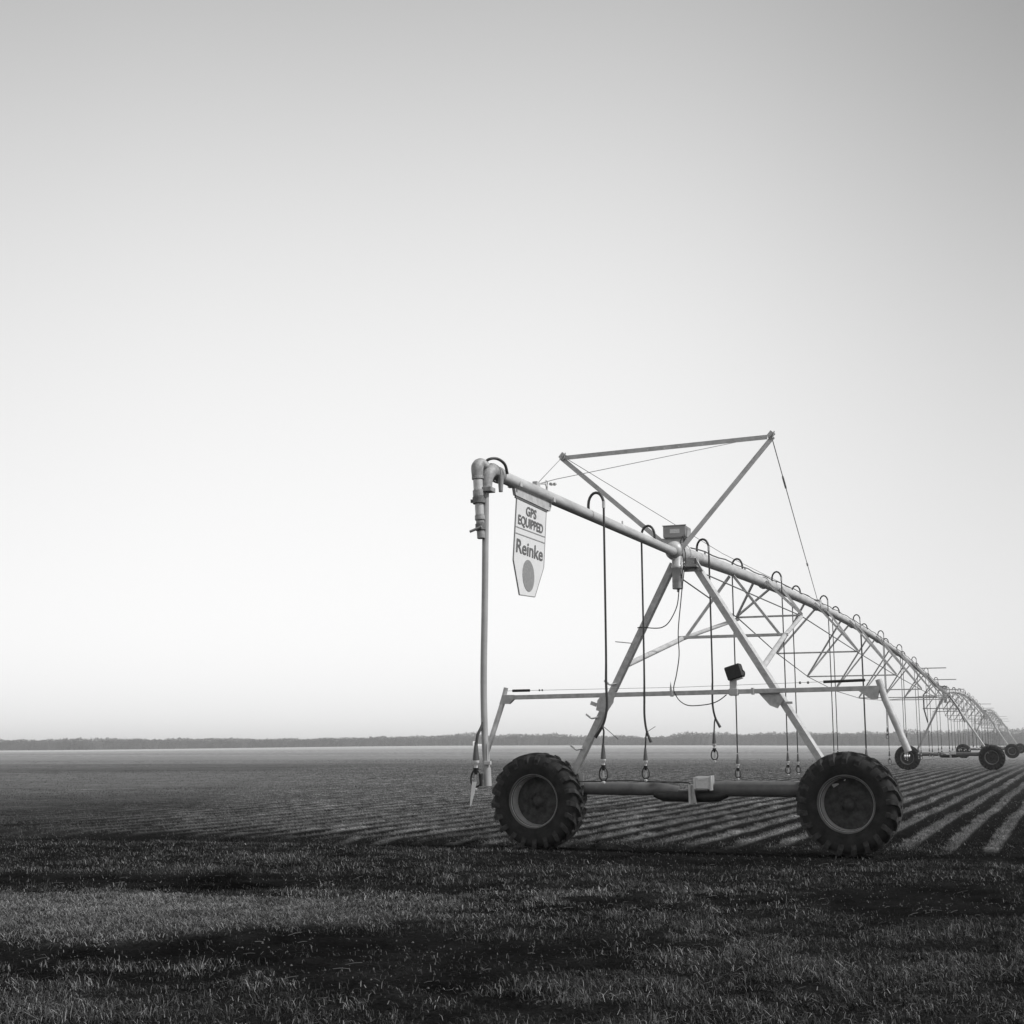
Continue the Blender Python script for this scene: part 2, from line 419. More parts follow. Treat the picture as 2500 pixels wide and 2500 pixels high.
# ------------------------------------------------------------------ far wood
def wood_drop(a):
    s = np.sin(np.radians(a))
    return -(2.3 * sst(-s, .02, .36) + .7 * sst(s, .05, .33))
def make_wood():
    D = 900.
    # (image-left to image-right) bearing in degrees -> height in metres
    B = [-30, -19.5, -15, -11.5, -10, -6.8, -2.9, -2.2, -1.4, -.9, 0, 1.6, 3.4, 5., 6.4, 7.2, 8.6, 9.6, 10.2, 14, 19.3, 22, 30]
    Hh = [6.6, 6.6, 6.8, 5.6, 5.4, 5.4, 6.0, 7.9, 7.6, 6.1, 6.9, 7.4, 6.0, 5.6, 5.2, 8.3, 8.4, 7.4, 8.2, 8.6, 9.6, 9.6, 9.]
    n = 280000
    a = rng.uniform(-30, 30, n)
    top = np.interp(a, B, Hh) * (.86 + .22 * fbm(a * 14, a * 0, 3, 3) * 1.1)
    depth = rng.uniform(0, 60, n)
    x0 = (D + depth) * np.sin(np.radians(a)); y0 = (D + depth) * np.cos(np.radians(a))
    top = top * (.78 + .26 * vnoise(x0 * .11, y0 * .05, 5) + .22 * vnoise(a * 1.1, a * 0 + .5, 15))
    zc = top * rng.power(1.3, n)
    s = rng.uniform(.25, .75, n)
    d1 = rng.normal(size=(n, 3)); d2 = rng.normal(size=(n, 3))
    d1 /= np.linalg.norm(d1, axis=1)[:, None]; d2 /= np.linalg.norm(d2, axis=1)[:, None]
    c = np.stack([x0, y0, zc], 1)
    V = np.stack([c, c + d1 * s[:, None], c + d2 * s[:, None] * .9], 1).reshape(-1, 3)
    cl = vnoise(x0 * .08, y0 * .08 + zc * .1, 8)
    V[:, 2] += np.repeat(wood_drop(a), 3); tone = np.repeat(.05 + .08 * cl, 3)
    o = new_mesh_np('distant_wood', V, np.arange(n * 3), np.full(n, 3), TREEM, tone, smooth=False)
    o['kind'] = 'stuff'; o['label'] = 'low grey wood along the whole horizon behind the field'; o['category'] = 'wood'
    # solid understory behind the leaf clumps so the wood closes
    aa = np.arange(-30, 30.01, .12)
    vs = []; fs = []
    for i, b in enumerate(aa):
        hgt = float(np.interp(b, B, Hh)) * .78 * (1 + .22 * random.random())
        for dd, hh in ((12, 0), (16, .8), (30, 1.), (55, .9), (60, 0)):
            q = D + dd + 2 * random.random(); vs.append((q * math.sin(math.radians(b)), q * math.cos(math.radians(b)), hgt * hh - .1 + float(wood_drop(np.array([b]))[0])))
    for i in range(len(aa) - 1):
        for j in range(4):
            fs.append((i * 5 + j, i * 5 + j + 1, i * 5 + 5 + j + 1, i * 5 + 5 + j))
    mb = MB(); mb.add(vs, fs)
    o = mb.build('distant_undergrowth', gmat('undergrowth', .06, rough=.95, var=.5, scale=.05, spec=.1))
    o['kind'] = 'stuff'; o['label'] = 'dark undergrowth filling the foot of the horizon wood'; o['category'] = 'undergrowth'
make_wood()

def make_shed(x, y, w, d, h, label):
    t = thing('white_shed', label, 'shed', (x, y, 0), .2)
    mb = MB(); mb.add([(-w/2,-d/2,-.2),(w/2,-d/2,-.2),(w/2,d/2,-.2),(-w/2,d/2,-.2),(-w/2,-d/2,h),(w/2,-d/2,h),(w/2,d/2,h),(-w/2,d/2,h),(-w/2,0,h*1.3),(w/2,0,h*1.3)],
        [(0,1,5,4),(2,3,7,6),(1,2,6,9,5),(3,0,4,8,7),(0,3,2,1)])
    mb.build('wall', SHEDM, t)
    mb = MB(); mb.add([(-w/2-.1,-d/2-.1,h-.03),(w/2+.1,-d/2-.1,h-.03),(w/2+.1,0,h*1.3+.05),(-w/2-.1,0,h*1.3+.05),(w/2+.1,d/2+.1,h-.03),(-w/2-.1,d/2+.1,h-.03)], [(0,1,2,3),(3,2,4,5)])
    mb.build('roof', SHEDM, t)
make_shed(-23.3, 835, 1.5, 2.5, 2.0, 'tiny white shed at the foot of the far wood, the taller of two')
make_shed(-19.6, 837, 3.4, 2., .8, 'tiny low white shed at the foot of the far wood beside the taller one')

# ------------------------------------------------------------------ wheels
def rotY():                                                # lathe axis (z) -> local y
    return Matrix.Rotation(-PI / 2, 4, 'X')
def make_wheel(parent, v, z, spin):
    """wheel with its axle along local y; outer face towards -y"""
    R = .625; w = .19
    M = rotY()
    wm = MB()
    # disc, set deep in the rim
    wm.lathe([(.312, .0), (.25, .012), (.15, -.01), (.085, -.015), (.075, -.05), (.05, -.065), (.0, -.065)], M, 40)
    for k in range(8):
        a = 2 * PI * k / 8
        wm.lathe([(.0, -.035), (.011, -.035), (.011, -.010)], Matrix.Translation((.108 * math.cos(a), 0, .108 * math.sin(a))) @ M, 6, False)
    wo = wm.build('wheel', RIMD, parent, (v, 0, z)); wo.rotation_mode = 'ZYX'; wo.rotation_euler = (0, spin, math.radians(-4))
    wo.rotation_mode = 'XYZ'; wo.rotation_euler = (Matrix.Rotation(math.radians(-4), 3, 'Z') @ Matrix.Rotation(spin, 3, 'Y')).to_euler('XYZ')
    tm = MB()
    prof = [(.318, -.155), (.335, -.175), (.36, -.192), (.42, -.212), (.48, -.214), (.535, -.20), (.575, -.178), (.594, -.14), (.602, -.07), (.604, 0),
            (.602, .07), (.594, .14), (.575, .178), (.535, .20), (.48, .214), (.42, .212), (.36, .192), (.335, .175), (.318, .155)]
    tm.lathe(prof, M, 72)
    nl = 21; dm = MB()
    for side in (-1, 1):
        for k in range(nl):
            a0 = 2 * PI * (k + (.5 if side > 0 else 0)) / nl
            st = [(-.01, .0, .600, .034, .045), (.06, .09, .600, .036, .046), (.125, .19, .592, .040, .054), (.180, .255, .570, .048, .062), (.208, .285, .528, .022, .066), (.213, .29, .495, .0, .060)]
            vs = []
            for ax, sw, rr, hh, ww in st:
                a = a0 + sw * .95
                for da, rad in ((-ww, rr - .012), (ww, rr - .012), (ww * .74, rr + hh), (-ww * .74, rr + hh)):
                    aa = a + da / .6 * .62
                    yy = side * (ax + (.016 if (rad > rr and ax > .15) else 0))
                    vs.append((rad * math.cos(aa), yy, rad * math.sin(aa)))
            fs = []
            for i in range(len(st) - 1):
                for j in range(4): fs.append((i * 4 + j, i * 4 + (j + 1) % 4, i * 4 + 4 + (j + 1) % 4, i * 4 + 4 + j))
            fs += [(0, 1, 2, 3), tuple(range((len(st) - 1) * 4, len(st) * 4))]
            dm.add(vs, fs)
    # raised rings on the side wall
    for yy in (-1, 1):
        tm.lathe([(.372, yy * .196), (.377, yy * .204), (.384, yy * .202), (.389, yy * .205)], M, 72)
    tm.build('tyre', RUB, wo); dm.build('tread', LUG, wo)
    rm = MB()
    lm = MB(); lm.lathe([(.352, -.186), (.356, -.194), (.350, -.200), (.342, -.196), (.338, -.178), (.330, -.172)], M, 72); lm.build('rim_lip', RIML, wo)
    rm.lathe([(.3305, -.1725), (.326, -.168), (.320, -.13), (.314, -.10), (.311, -.04), (.311, .02), (.312, .10), (.318, .15), (.345, .18)], M, 72)
    rm.build('rim', RIMB, wo)
    vm = MB(); vm.tube([(-.27, -.10, .12), (-.262, -.16, .116)], .006, 6); vm.build('valve', WHITE, wo)
    return wo

# ------------------------------------------------------------------ drive towers
AX = Vector
def make_tower(full, label, first):
    t = thing('drive_tower', label, 'irrigation tower', W(0, 0), RZ, 'drive towers of the irrigation line')
    # legs: L-section, face towards the viewer
    def leg(p0, p1, w, sgn):
        # face flange towards the viewer plus a splayed side flange on its right edge
        p0 = Vector(p0); p1 = Vector(p1)
        m = MB(); m.bar(p0, p1, .009, w, (0, 1, 0))
        ax = (p1 - p0).normalized(); ex = Vector((0, 1, 0)).cross(ax)
        if ex.x < 0: ex = -ex
        d = (ex * (.36 if sgn > 0 else .16) + Vector((0, .8, 0))).normalized()
        e = ex * (w / 2 - .003) + d * .031 + Vector((0, .001, 0))
        m.bar(p0 + e, p1 + e, .068, .009, d)
        for f in (.015, .03, .05, .31, .42, .45, .60, .63, .66, .97):
            c = p0.lerp(p1, f) + ex * (.018 if int(f * 100) % 2 else -.018)
            m.tube([c + Vector((0, -.003, 0)), c + Vector((0, -.014, 0))], .009, 6)
        return m
    leg((-.07, -.02, 3.72), (-1.60, .02, .80), .080, -1).build('leg', GALV, t)
    leg((.17, -.02, 3.76), (1.94, .02, .84), .080, 1).build('leg', GALV, t)
    # base beam: left half thinner, right half thicker
    MB().tube([(-1.85, .16, .775), (-.35, .16, .775), (-.10, .16, .745)], [.082, .082, .07], 16).build('base_beam', BEAM, t)
    MB().tube([(.30, .16, .79), (.45, .16, .79), (2.0, .16, .79)], [.085, .098, .098], 18).build('base_beam', BEAM, t)
    MB().tube([(-.42, .14, .72), (-.30, .14, .695), (.02, .14, .69), (.06, .14, .69), (.42, .14, .70), (.55, .14, .73)], [.05, .075, .075, .085, .075, .05], 14).build('drive_shaft_cover', DARK, t)
    m = MB(); m.box((.265, .02, .865), (.19, .17, .16)); m.box((.372, .02, .865), (.018, .20, .185)); m.box((.16, .02, .86), (.022, .16, .15))
    m.build('gear_motor', MOTOR, t)
    m = MB(); m.bar((.10, .0, .81), (.135, .0, .61), .012, .075, (0, 1, 0)); m.bar((.145, -.03, .79), (.175, -.03, .60), .03, .008, (0, 1, 0)); m.box((.09, .04, .72), (.03, .16, .24))
    m.build('motor_bracket', GALV_D, t)
    MB().box((.26, -.075, .918), (.10, .006, .022)).build('motor_plate', WHITE, t)
    MB().tube([(-1.55, .07, .862), (-1.2, .06, .873), (-.8, .07, .885), (-.4, .06, .872), (0, .06, .868), (.075, .05, .85), (.08, .05, .79)], .008, 6, sm=4).build('motor_cable', HOSE, t)
    for v in (-1.98, 2.09):
        g = MB(); g.box((v, .27, .66), (.22, .16, .30)); g.lathe([(0, .19), (.09, .19), (.09, .02), (.0, .02)], Matrix.Translation((v, 0, .62)) @ rotY(), 16)
        g.build('wheel_gearbox', DARK, t)
    make_wheel(t, -1.98, .612, .3); make_wheel(t, 2.09, .628, 1.1)
    # gussets leg/beam
    for v, s in ((-1.5, 1), (1.82, -1)):
        MB().plate([(v - .12, .06, .70), (v + .12, .06, .70), (v + .13 * s, .06, .98), (v + .02 * s, .06, .98)], (0, 1, 0), .01).build('gusset', GALV_D, t)
    # top: bearing plates, pipe joint, collector cylinder, box
    m = MB(); m.box((.10, .02, 3.66), (.36, .30, .02)); m.box((-.06, .05, 3.70), (.03, .16, .14)); m.box((.24, .05, 3.70), (.03, .16, .16))
    m.plate([(.08, -.03, 3.60), (.34, -.03, 3.60), (.24, -.03, 3.78), (.10, -.03, 3.78)], (0, 1, 0), .02)
    m.build('head_bracket', CASTG, t)
    m = MB()
    m.lathe([(.0, -.24), (.06, -.235), (.105, -.20), (.125, -.14), (.13, -.06), (.13, .14), (.125, .17), (.10, .22)], Matrix.Translation((0, -.05, pz(0))) @ rotY(), 28)
    m.lathe([(.135, .20), (.150, .20), (.150, .23), (.135, .23)], Matrix.Translation((0, -.05, pz(0))) @ rotY(), 28)
    m.build('pipe_joint', PIPE, t)
    m = MB(); m.lathe([(0, -.50), (.066, -.50), (.070, -.49), (.070, -.24), (.078, -.235), (.078, -.19), (.070, -.185), (.070, 0), (0, 0)], Matrix.Translation((.03, -.17, 3.86)), 24)
    m.tube([(.03, -.17, 3.37), (.03, -.17, 3.32)], .013, 8)
    m.build('sand_trap', PIPE, t)
    m = MB(); m.box((.0, -.02, 4.125), (.31, .30, .16)); m.box((.0, -.17, 4.206), (.32, .02, .012))
    bx = m.build('tower_box', BOXM, t)
    MB().box((.005, -.1725, 4.13), (.13, .006, .055)).build('box_label', LBL, bx)
    m = MB(); m.plate([(-.21, -.10, 4.05), (.12, -.10, 4.05), (.05, -.10, 3.90), (-.06, -.10, 3.90)], (0, 1, 0), .012)
    m.plate([(-.21, .08, 4.05), (.12, .08, 4.05), (.05, .08, 3.90), (-.06, .08, 3.90)], (0, 1, 0), .012)
    m.build('box_stand', GALV_D, t)
    # diagonal braces to the truss
    for s, top in ((-1, (-.56, 6.55, 3.55)), (1, (.56, 6.55, 3.55))):
        a0 = (-.74, .05, 2.40) if s < 0 else (1.07, .05, 2.33)
        mid = (s * .80, 3.35, 2.98)
        MB().tube([a0, mid], .038, 12).build('brace', PIPE, t)
        MB().tube([mid, top], .034, 12).build('brace', PIPE, t)
    MB().bar((-.86, 3.35, 3.0), (.86, 3.35, 3.0), .045, .045).build('brace_crossbar', GALV, t)
    for s in (-1, 1):
        MB().bar((s * .72, 3.35, 3.02), (s * .03, 3.42, pz(3.4) - .09), .035, .042).build('brace_strut', GALV, t)
    if not first:
        for s in (-1, 1):
            MB().tube([(s * .9, -.06, 2.4), (s * .80, -3.35, 2.98), (s * .56, -6.55, 3.55)], .036, 10).build('brace', PIPE, t)
            MB().bar((s * .72, -3.35, 3.02), (s * .03, -3.42, pz(SPAN - 3.4) - .09), .035, .042).build('brace_strut', GALV, t)
        MB().bar((-.86, -3.35, 3.0), (.86, -3.35, 3.0), .045, .045).build('brace_crossbar', GALV, t)
    if first:
        # safety guard: long horizontal bar with drooping arms
        y = -.10
        MB().bar((-2.42, y, 1.985), (2.50, y, 2.035), .055, .058).build('guard_bar', GALV, t)
        m = MB(); m.plate([(-2.50, y - .035, 1.90), (-2.36, y - .035, 1.90), (-2.30, y - .035, 1.955), (-2.30, y - .035, 2.02), (-2.46, y - .035, 2.02)], (0, 1, 0), .07)
        m.build('guard_bracket', GALV, t)
        m = MB(); m.plate([(2.50, y - .035, 1.90), (2.42, y - .035, 1.90), (2.28, y - .035, 2.0), (2.28, y - .035, 2.06), (2.54, y - .035, 2.06)], (0, 1, 0), .07)
        m.build('guard_bracket', GALV, t)
        MB().tube([(-2.415, y, 2.12), (-2.47, y, 1.90), (-2.66, y - .1, 1.24)], [.030, .036, .036], 12).build('guard_arm', PIPE, t)
        MB().tube([(2.52, y, 2.14), (2.59, y, 1.90), (2.84, y - .05, 1.26)], [.040, .044, .044], 12).build('guard_arm', PIPE, t)
        m = MB()
        for b in range(3):
            m.tube([(2.80 + .025 * b, y - .09, 1.22), (2.80 + .025 * b, y - .12, 1.20)], .010, 6)
        m.build('guard_bolts', WHITE, t)
        # tension rod with springs
        MB().tube([(-2.40, y, 2.075), (0, y, 2.085), (2.42, y, 2.135)], .0028, 5).build('guard_wire', WIRE, t)
        for a, b in (((-2.32, y, 2.0755), (-2.07, y, 2.077)), ((1.85, y, 2.122), (2.36, y, 2.134))):
            MB().tube([a, b], .018, 8).build('spring', DARK, t)
        for q in (-1.93, -1.89): MB().tube([(q - .008, y, 2.078), (q + .008, y, 2.078)], .013, 6).build('wire_clamp', WIRE, t)
        for q in (1.56, 1.66): MB().tube([(q - .012, y, 2.116), (q + .012, y, 2.117)], .016, 6).build('wire_clamp', WIRE, t)
        # brackets where the bar crosses the legs
        m = MB(); m.plate([(-1.12, y - .045, 1.80), (-.98, y - .045, 1.76), (-.88, y - .045, 1.90), (-.86, y - .045, 2.03), (-1.02, y - .045, 2.03), (-1.10, y - .045, 1.93)], (0, 1, 0), .01)
        m.bar((-1.20, y - .02, 1.90), (-1.12, y - .02, 1.87), .02, .05)
        m.build('leg_clamp', GALV, t)
        m = MB(); m.plate([(1.02, y + .05, 2.0), (1.16, y + .05, 1.84), (1.26, y + .05, 1.80), (1.34, y + .05, 1.92), (1.28, y + .05, 2.0)], (0, 1, 0), .01)
        m.box((1.40, y + .04, 1.87), (.10, .02, .03))
        m.build('leg_clamp', GALV, t)
        for q in (-.10, .96):
            m = MB(); m.box((q, y, 2.01 + q * .01), (.03, .075, .085)); m.build('bar_collar', GALV_D, t)
        m = MB(); m.plate([(-.12, y - .03, 2.05), (-.09, y - .03, 2.05), (-.105, y - .03, 2.16)], (0, 1, 0), .01); m.build('bar_spike', GALV_D, t)
        # guard lamp
        m = MB(); m.bar((.715, y - .01, 1.965), (.712, y - .01, 2.20), .05, .085, (0, 1, 0)); m.box((.715, y, 2.013), (.115, .085, .085))
        m.build('lamp_post', GALV_D, t)
        Rm = Matrix.Rotation(math.radians(-17), 3, 'Y')
        m = MB(); m.box((.735, y - .01, 2.265), (.205, .16, .175), Rm)
        lp = m.build('lamp_housing', DARK, t)
        m = MB(); m.tube([(.835 + .035 * math.cos(a), y - .03, 2.245 + .042 * math.sin(a)) for a in [i * PI / 7 - PI / 2 for i in range(8)]], .007, 6); m.build('lamp_loop', HOSE, lp)
        m = MB(); m.box((.80, y - .03, 2.180), (.09, .05, .02), Rm); m.build('lamp_clip', GALV, lp)
        # step hooks on the left leg
        for vv, zz in ((-.97, 2.18), (-1.23, 1.74), (-1.45, 1.33)):
            m = MB(); m.tube([(vv + .10, -.03, zz - .03), (vv + .02, -.05, zz - .045), (vv - .01, -.05, zz - .03)], .012, 6)
            m.bar((vv - .06, -.05, zz + .012), (vv + .0, -.05, zz - .032), .02, .024)
            m.build('step_hook', GALV_D, t)
        m = MB(); m.bar((-.87, -.05, 2.705), (-.62, -.05, 2.675), .01, .012); m.build('leg_tag', GALV_D, t)
        # hanging cables
        MB().tube([(.11, -.16, 4.07), (.085, -.20, 3.95), (.11, -.2, 3.80), (.125, -.22, 3.66), (.09, -.2, 3.50), (.05, -.18, 3.35), (.0, -.12, 3.14), (-.10, -.12, 2.95), (-.20, -.1, 2.875), (-.32, -.08, 2.865), (-.50, -.06, 2.885), (-.56, -.05, 2.88)], .007, 6, sm=5).build('hanging_cable', HOSE, t)
        MB().tube([(.135, -.16, 4.10), (.13, -.2, 3.95), (.15, -.2, 3.80), (.14, -.22, 3.64), (.10, -.2, 3.40), (.075, -.2, 3.2), (.03, -.2, 2.8), (.035, -.2, 2.5), (-.005, -.2, 2.25), (-.05, -.19, 2.07),
                   (-.03, -.14, 1.97), (.03, -.13, 1.895), (.12, -.12, 1.85), (.25, -.1, 1.848), (.42, -.1, 1.87), (.53, -.1, 1.915), (.62, -.1, 1.98)], .007, 6, sm=5).build('hanging_cable', HOSE, t)
    return t

tower1 = make_tower(True, 'large near drive tower on two lugged tyres with long horizontal guard bar', True)
proto2 = make_tower(True, 'second drive tower, smaller, its two tyres just right of the nearest tower', False)
proto2.location = W(0, SPAN)
tower3 = copy_tree(proto2); tower3.location = W(0, SPAN * 2)
tower3['label'] = 'third drive tower, far off, one small tyre seen between the second tower legs'
tower4 = copy_tree(proto2); tower4.location = W(0, SPAN * 3)
tower4['label'] = 'farthest tiny drive tower at the right end of the line'

# ------------------------------------------------------------------ pipe spans
NODES = [(6.55, .56, 3.58), (12.1, .84, 3.28), (17.8, 1.08, 3.04), (23.8, 1.22, 2.90), (29.8, 1.24, 2.86), (35.9, 1.12, 2.96), (42.2, .84, 3.22), (48.7, .56, 3.52)]
def make_span(label, detail=True):
    t = thing('pipe_span', label, 'irrigation pipe', W(0, 0), RZ, 'trussed pipe spans of the irrigation line')
    N_ = 56
    MB().tube([(0, .25 + (SPAN - .5) * i / N_, pz((.25 + (SPAN - .5) * i / N_)) if i < N_ else pz(SPAN - .3)) for i in range(N_ + 1)], .087, 24).build('main_pipe', PIPE, t)
    for k in range(1, 9):
        u = k * SPAN / 9
        m = MB(); m.lathe([(.089, -.03), (.108, -.03), (.108, .03), (.089, .03)], Matrix.Translation((0, u, pz(u))) @ rotY(), 20)
        for q in range(8):
            a = 2 * PI * q / 8
            m.tube([(.099 * math.cos(a), u - .042, pz(u) + .099 * math.sin(a)), (.099 * math.cos(a), u + .042, pz(u) + .099 * math.sin(a))], .008, 5)
        m.build('pipe_flange', GALV, t)
    for u, w, z in NODES:
        m = MB()
        for s in (-1, 1):
            for du in (-.78, .78):
                zt = pz(u + du)
                d = Vector((s * .085, u + du, zt - .02)) ; b = Vector((s * w, u, z))
                o = MB().angle(d + Vector((0, 0, 0)), b, .045, (0, -1, .1), .045, (s * .5, 0, 1), .006)
                o.build('truss_strut', GALV_D, t)
        MB().bar((-w - .03, u, z), (w + .03, u, z), .032, .032).build('truss_crossbar', GALV_D, t)
    for s in (-1, 1):
        pts = [(s * .16, .12, 3.66)] + [(s * w, u, z - .01) for u, w, z in NODES] + [(s * .16, SPAN - .12, 3.66)]
        MB().tube(pts, .011, 6).build('truss_rod', WIRE, t)
    # control cable clipped along the top of the pipe, sagging between clips
    pts = []
    for i in range(121):
        u = .6 + (SPAN - 1.2) * i / 120
        pts.append((.03, u, pz(u) + .088 + .012 + .022 * abs(math.sin(i * .9)) ** 2))
    MB().tube(pts, .010, 5).build('control_cable', HOSE, t)
    m = MB()
    for i in range(19):
        u = 1.6 + i * 2.9
        m.tube([(0, u, pz(u) + .085), (0, u, pz(u) + .125)], .013, 6)
    m.build('pipe_outlet', GALV_D, t)
    for u in (39.5, 46.5, 53.5):
        MB().bar((-.1, u, pz(u) + .05), (1.05, u, pz(u) + .05), .04, .04).build('boomback', GALV_D, t)
    return t
span1 = make_span('nearest trussed pipe span, between the large near tower and the second tower')
for k, lb in ((1, 'second trussed pipe span, between the second and third towers'), (2, 'third trussed pipe span, tiny, between the third and fourth towers')):
    c = copy_tree(span1); c.location = W(0, SPAN * k); c['label'] = lb

# ------------------------------------------------------------------ overhang
def make_overhang():
    t = thing('overhang_boom', 'overhanging end boom with triangular mast, guy wires and tall thin end pipe', 'irrigation boom', W(0, 0), RZ)
    MB().tube([(0, -6.52, pz(-6.52)), (0, -3, pz(-3)), (0, -.22, pz(-.22))], .058, 22).build('overhang_pipe', PIPE, t)
    # mast
    aL = (-1.56, -.12, 5.27); aR = (1.31, -.12, 5.33)
    bL = (-.14, -.05, 4.0); bR = (.02, -.24, 3.83)
    MB().angle(aL, bL, .062, (0, 0, -1), .05, (0, 1, 0), .008).build('mast_arm', GALV_D, t)
    MB().angle(aR, bR, .062, (0, 0, -1), .05, (0, 1, 0), .008).build('mast_arm', GALV_D, t)
    m = MB().angle((-1.52, -.14, 5.275), (1.26, -.14, 5.335), .060, (0, 0, -1), .045, (0, 1, 0), .007)
    m.build('mast_crossbar', GALV_D, t)
    m = MB()
    for q in (-.35, -.12, .08, .4): m.box((q, -.141, 5.268 + q * .0216), (.015, .004, .012))
    m.build('bar_hole_light', WHITE, t)  # white chips stand for sky light showing through the bar's holes
    for p in (aL, aR):
        m = MB(); m.box((p[0], p[1] - .02, p[2]), (.08, .02, .09), Matrix.Rotation(.7, 3, 'Y')); m.tube([(p[0] - .03, p[1] - .05, p[2] - .05), (p[0] + .03, p[1] - .05, p[2] + .02)], .012, 6)
        m.tube([(p[0] + .02, p[1] - .04, p[2] - .05), (p[0] + .05, p[1] - .04, p[2] + .04)], .009, 6)
        m.build('mast_shackle', GALV_D, t)
    eye = (0, -5.5, pz(-5.5) + .07)
    MB().tube([aL, eye], .004, 5).build('guy_cable', WIRE, t)
    MB().tube([aR, (.02, -5.0, pz(-5) + .20), eye], .004, 5).build('guy_cable', WIRE, t)
    back = (0, 12.5, pz(12.5) + .12)
    MB().tube([aL, ((aL[0]) * .47, 6.2, 4.70), back], .005, 5).build('guy_cable', WIRE, t)
    MB().tube([aR, (aR[0] * .5, 6.2, 4.86), back], .007, 5).build('guy_cable', WIRE, t)
    m = MB(); m.box((0, -5.5, pz(-5.5) + .06), (.05, .09, .07)); m.tube([(0, -5.5, pz(-5.5) + .08), (.01, -5.25, pz(-5.5) + .12)], .007, 6)
    m.tube([(.01, -5.24 + .03 * math.cos(a), 3.86 + .03 * math.sin(a)) for a in [i * PI / 5 for i in range(11)]], .006, 5)
    m.tube([(.012, -5.13, 3.875), (.012, -5.09, 3.88)], .016, 6); m.tube([(.014, -5.03, 3.89), (.014, -4.99, 3.90)], .016, 6)
    m.tube([(0, -5.2, 3.80), (0, -5.2, 3.84)], .012, 6)
    m.build('turnbuckle', GALV_D, t)
    def at(a, b, f): return tuple(a[i] + (b[i] - a[i]) * f for i in range(3))
    mid = (aR[0] * .5, 6.2, 4.86)
    MB().tube([at(aR, mid, .33), at(aR, mid, .43)], .016, 6).build('turnbuckle', GALV_D, t); MB().tube([at(mid, back, .33), at(mid, back, .36)], .018, 6).build('cable_clip', GALV_D, t)
    m = MB(); m.box((0, 12.5, pz(12.5) + .09), (.14, .22, .11)); m.build('cable_anchor', GALV, t)
    MB().tube([(0, -2.6, pz(-2.6) + .05), (0, -2.6, pz(-2.6) + .10)], .010, 6).build('pipe_outlet', GALV_D, t)
    # end fittings: twin elbows, short chain of valves, gooseneck hose
    ze = pz(-6.6)
    c = (-.0, -6.62, ze)
    m = MB()
    arc = [(0, -6.52, ze), (0, -6.60, ze + .015), (0, -6.66, ze + .01), (0, -6.72, ze - .035), (0, -6.745, ze - .10), (0, -6.75, ze - .20)]
    m.tube(arc, [.058, .064, .064, .058, .046, .040], 16, sm=5)
    m.lathe([(.060, -.03), (.074, -.03), (.074, .03), (.060, .03)], Matrix.Translation((0, -6.50, ze)) @ rotY(), 18)
    m.tube([(.06, -6.58, ze - .02), (.06, -6.58, ze - .17)], [.03, .018], 10)
    m.build('end_elbow', CASTG, t)
    # outer chain
    m = MB()
    xo = -.070; yo = -6.80
    m.tube([(-.02, -6.72, ze + .03), (-.055, -6.76, ze + .055), (xo, yo, ze + .02), (xo, yo, ze - .06)], [.045, .050, .055, .050], 16, sm=5)
    m.build('outer_elbow', CASTG, t)
    Mc = Matrix.Translation((xo, yo, ze - .03)) @ Matrix.Rotation(math.radians(-3.5), 4, 'Y')
    for a, b, r, mt, nm in ((-.03, -.06, .052, CASTG, 'coupling'), (-.06, -.155, .042, PIPE, 'sleeve'), (-.155, -.215, .050, CASTG, 'coupling'), (-.215, -.275, .056, FITD, 'regulator'),
                        (-.275, -.375, .038, PIPE, 'sleeve'), (-.375, -.42, .044, CASTG, 'coupling'), (-.42, -.45, .036, CASTG, 'sleeve'), (-.45, -.51, .044, FITD, 'coupling'), (-.51, -.58, .034, CASTG, 'sleeve')):
        mm = MB(); mm.lathe([(0, b), (r - .004, b), (r, b + .004), (r, a - .004), (r - .004, a), (0, a)], Mc, 20, False); 
        if nm == 'regulator': mm.tube([Mc @ Vector((-.05, 0, -.245)), Mc @ Vector((-.075, -.01, -.245))], .016, 8)
        mm.build(nm, mt, t)
    m = MB(); m.tube([(xo + .03 * k, yo - .05, ze - .535 + .01 * k) for k in (-1.6, 0, 2)], .012, 6)
    m.tube([(-.03, -6.75, ze - .18), (.06, -6.80, ze - .185)], .012, 6); m.box((.0, -6.76, ze - .18), (.12, .11, .04)); m.build('clamp', CASTG, t)
    m = MB(); m.tube([(-.03, -6.74, ze + .065), (.01, -6.72, ze + .10), (.06, -6.66, ze + .11), (.105, -6.60, ze + .07), (.115, -6.56, ze - .01)], .013, 8, sm=4); m.build('bypass_hose', HOSE, t)
    # tall end pipe
    MB().tube([(-.012, -6.75, ze - .18), (-.020, -6.75, 2.6), (-.030, -6.75, 1.9), (-.018, -6.75, 1.4), (.0, -6.75, 1.16)], .028, 14, sm=5).build('end_pipe', ENDP, t)
    m = MB(); m.tube([(.0, -6.75, 1.17), (.002, -6.75, 1.15), (.008, -6.75, 1.02)], [.032, .034, .034], 12)
    m.build('pipe_end_sleeve', ENDP, t)
    m = MB(); m.tube([(.022, -6.77, 1.38), (.032, -6.775, 1.22)], .004, 5); m.box((.018, -6.778, 1.21), (.06, .03, .03)); m.build('pipe_strap', PIPE, t)
    return t
make_overhang()

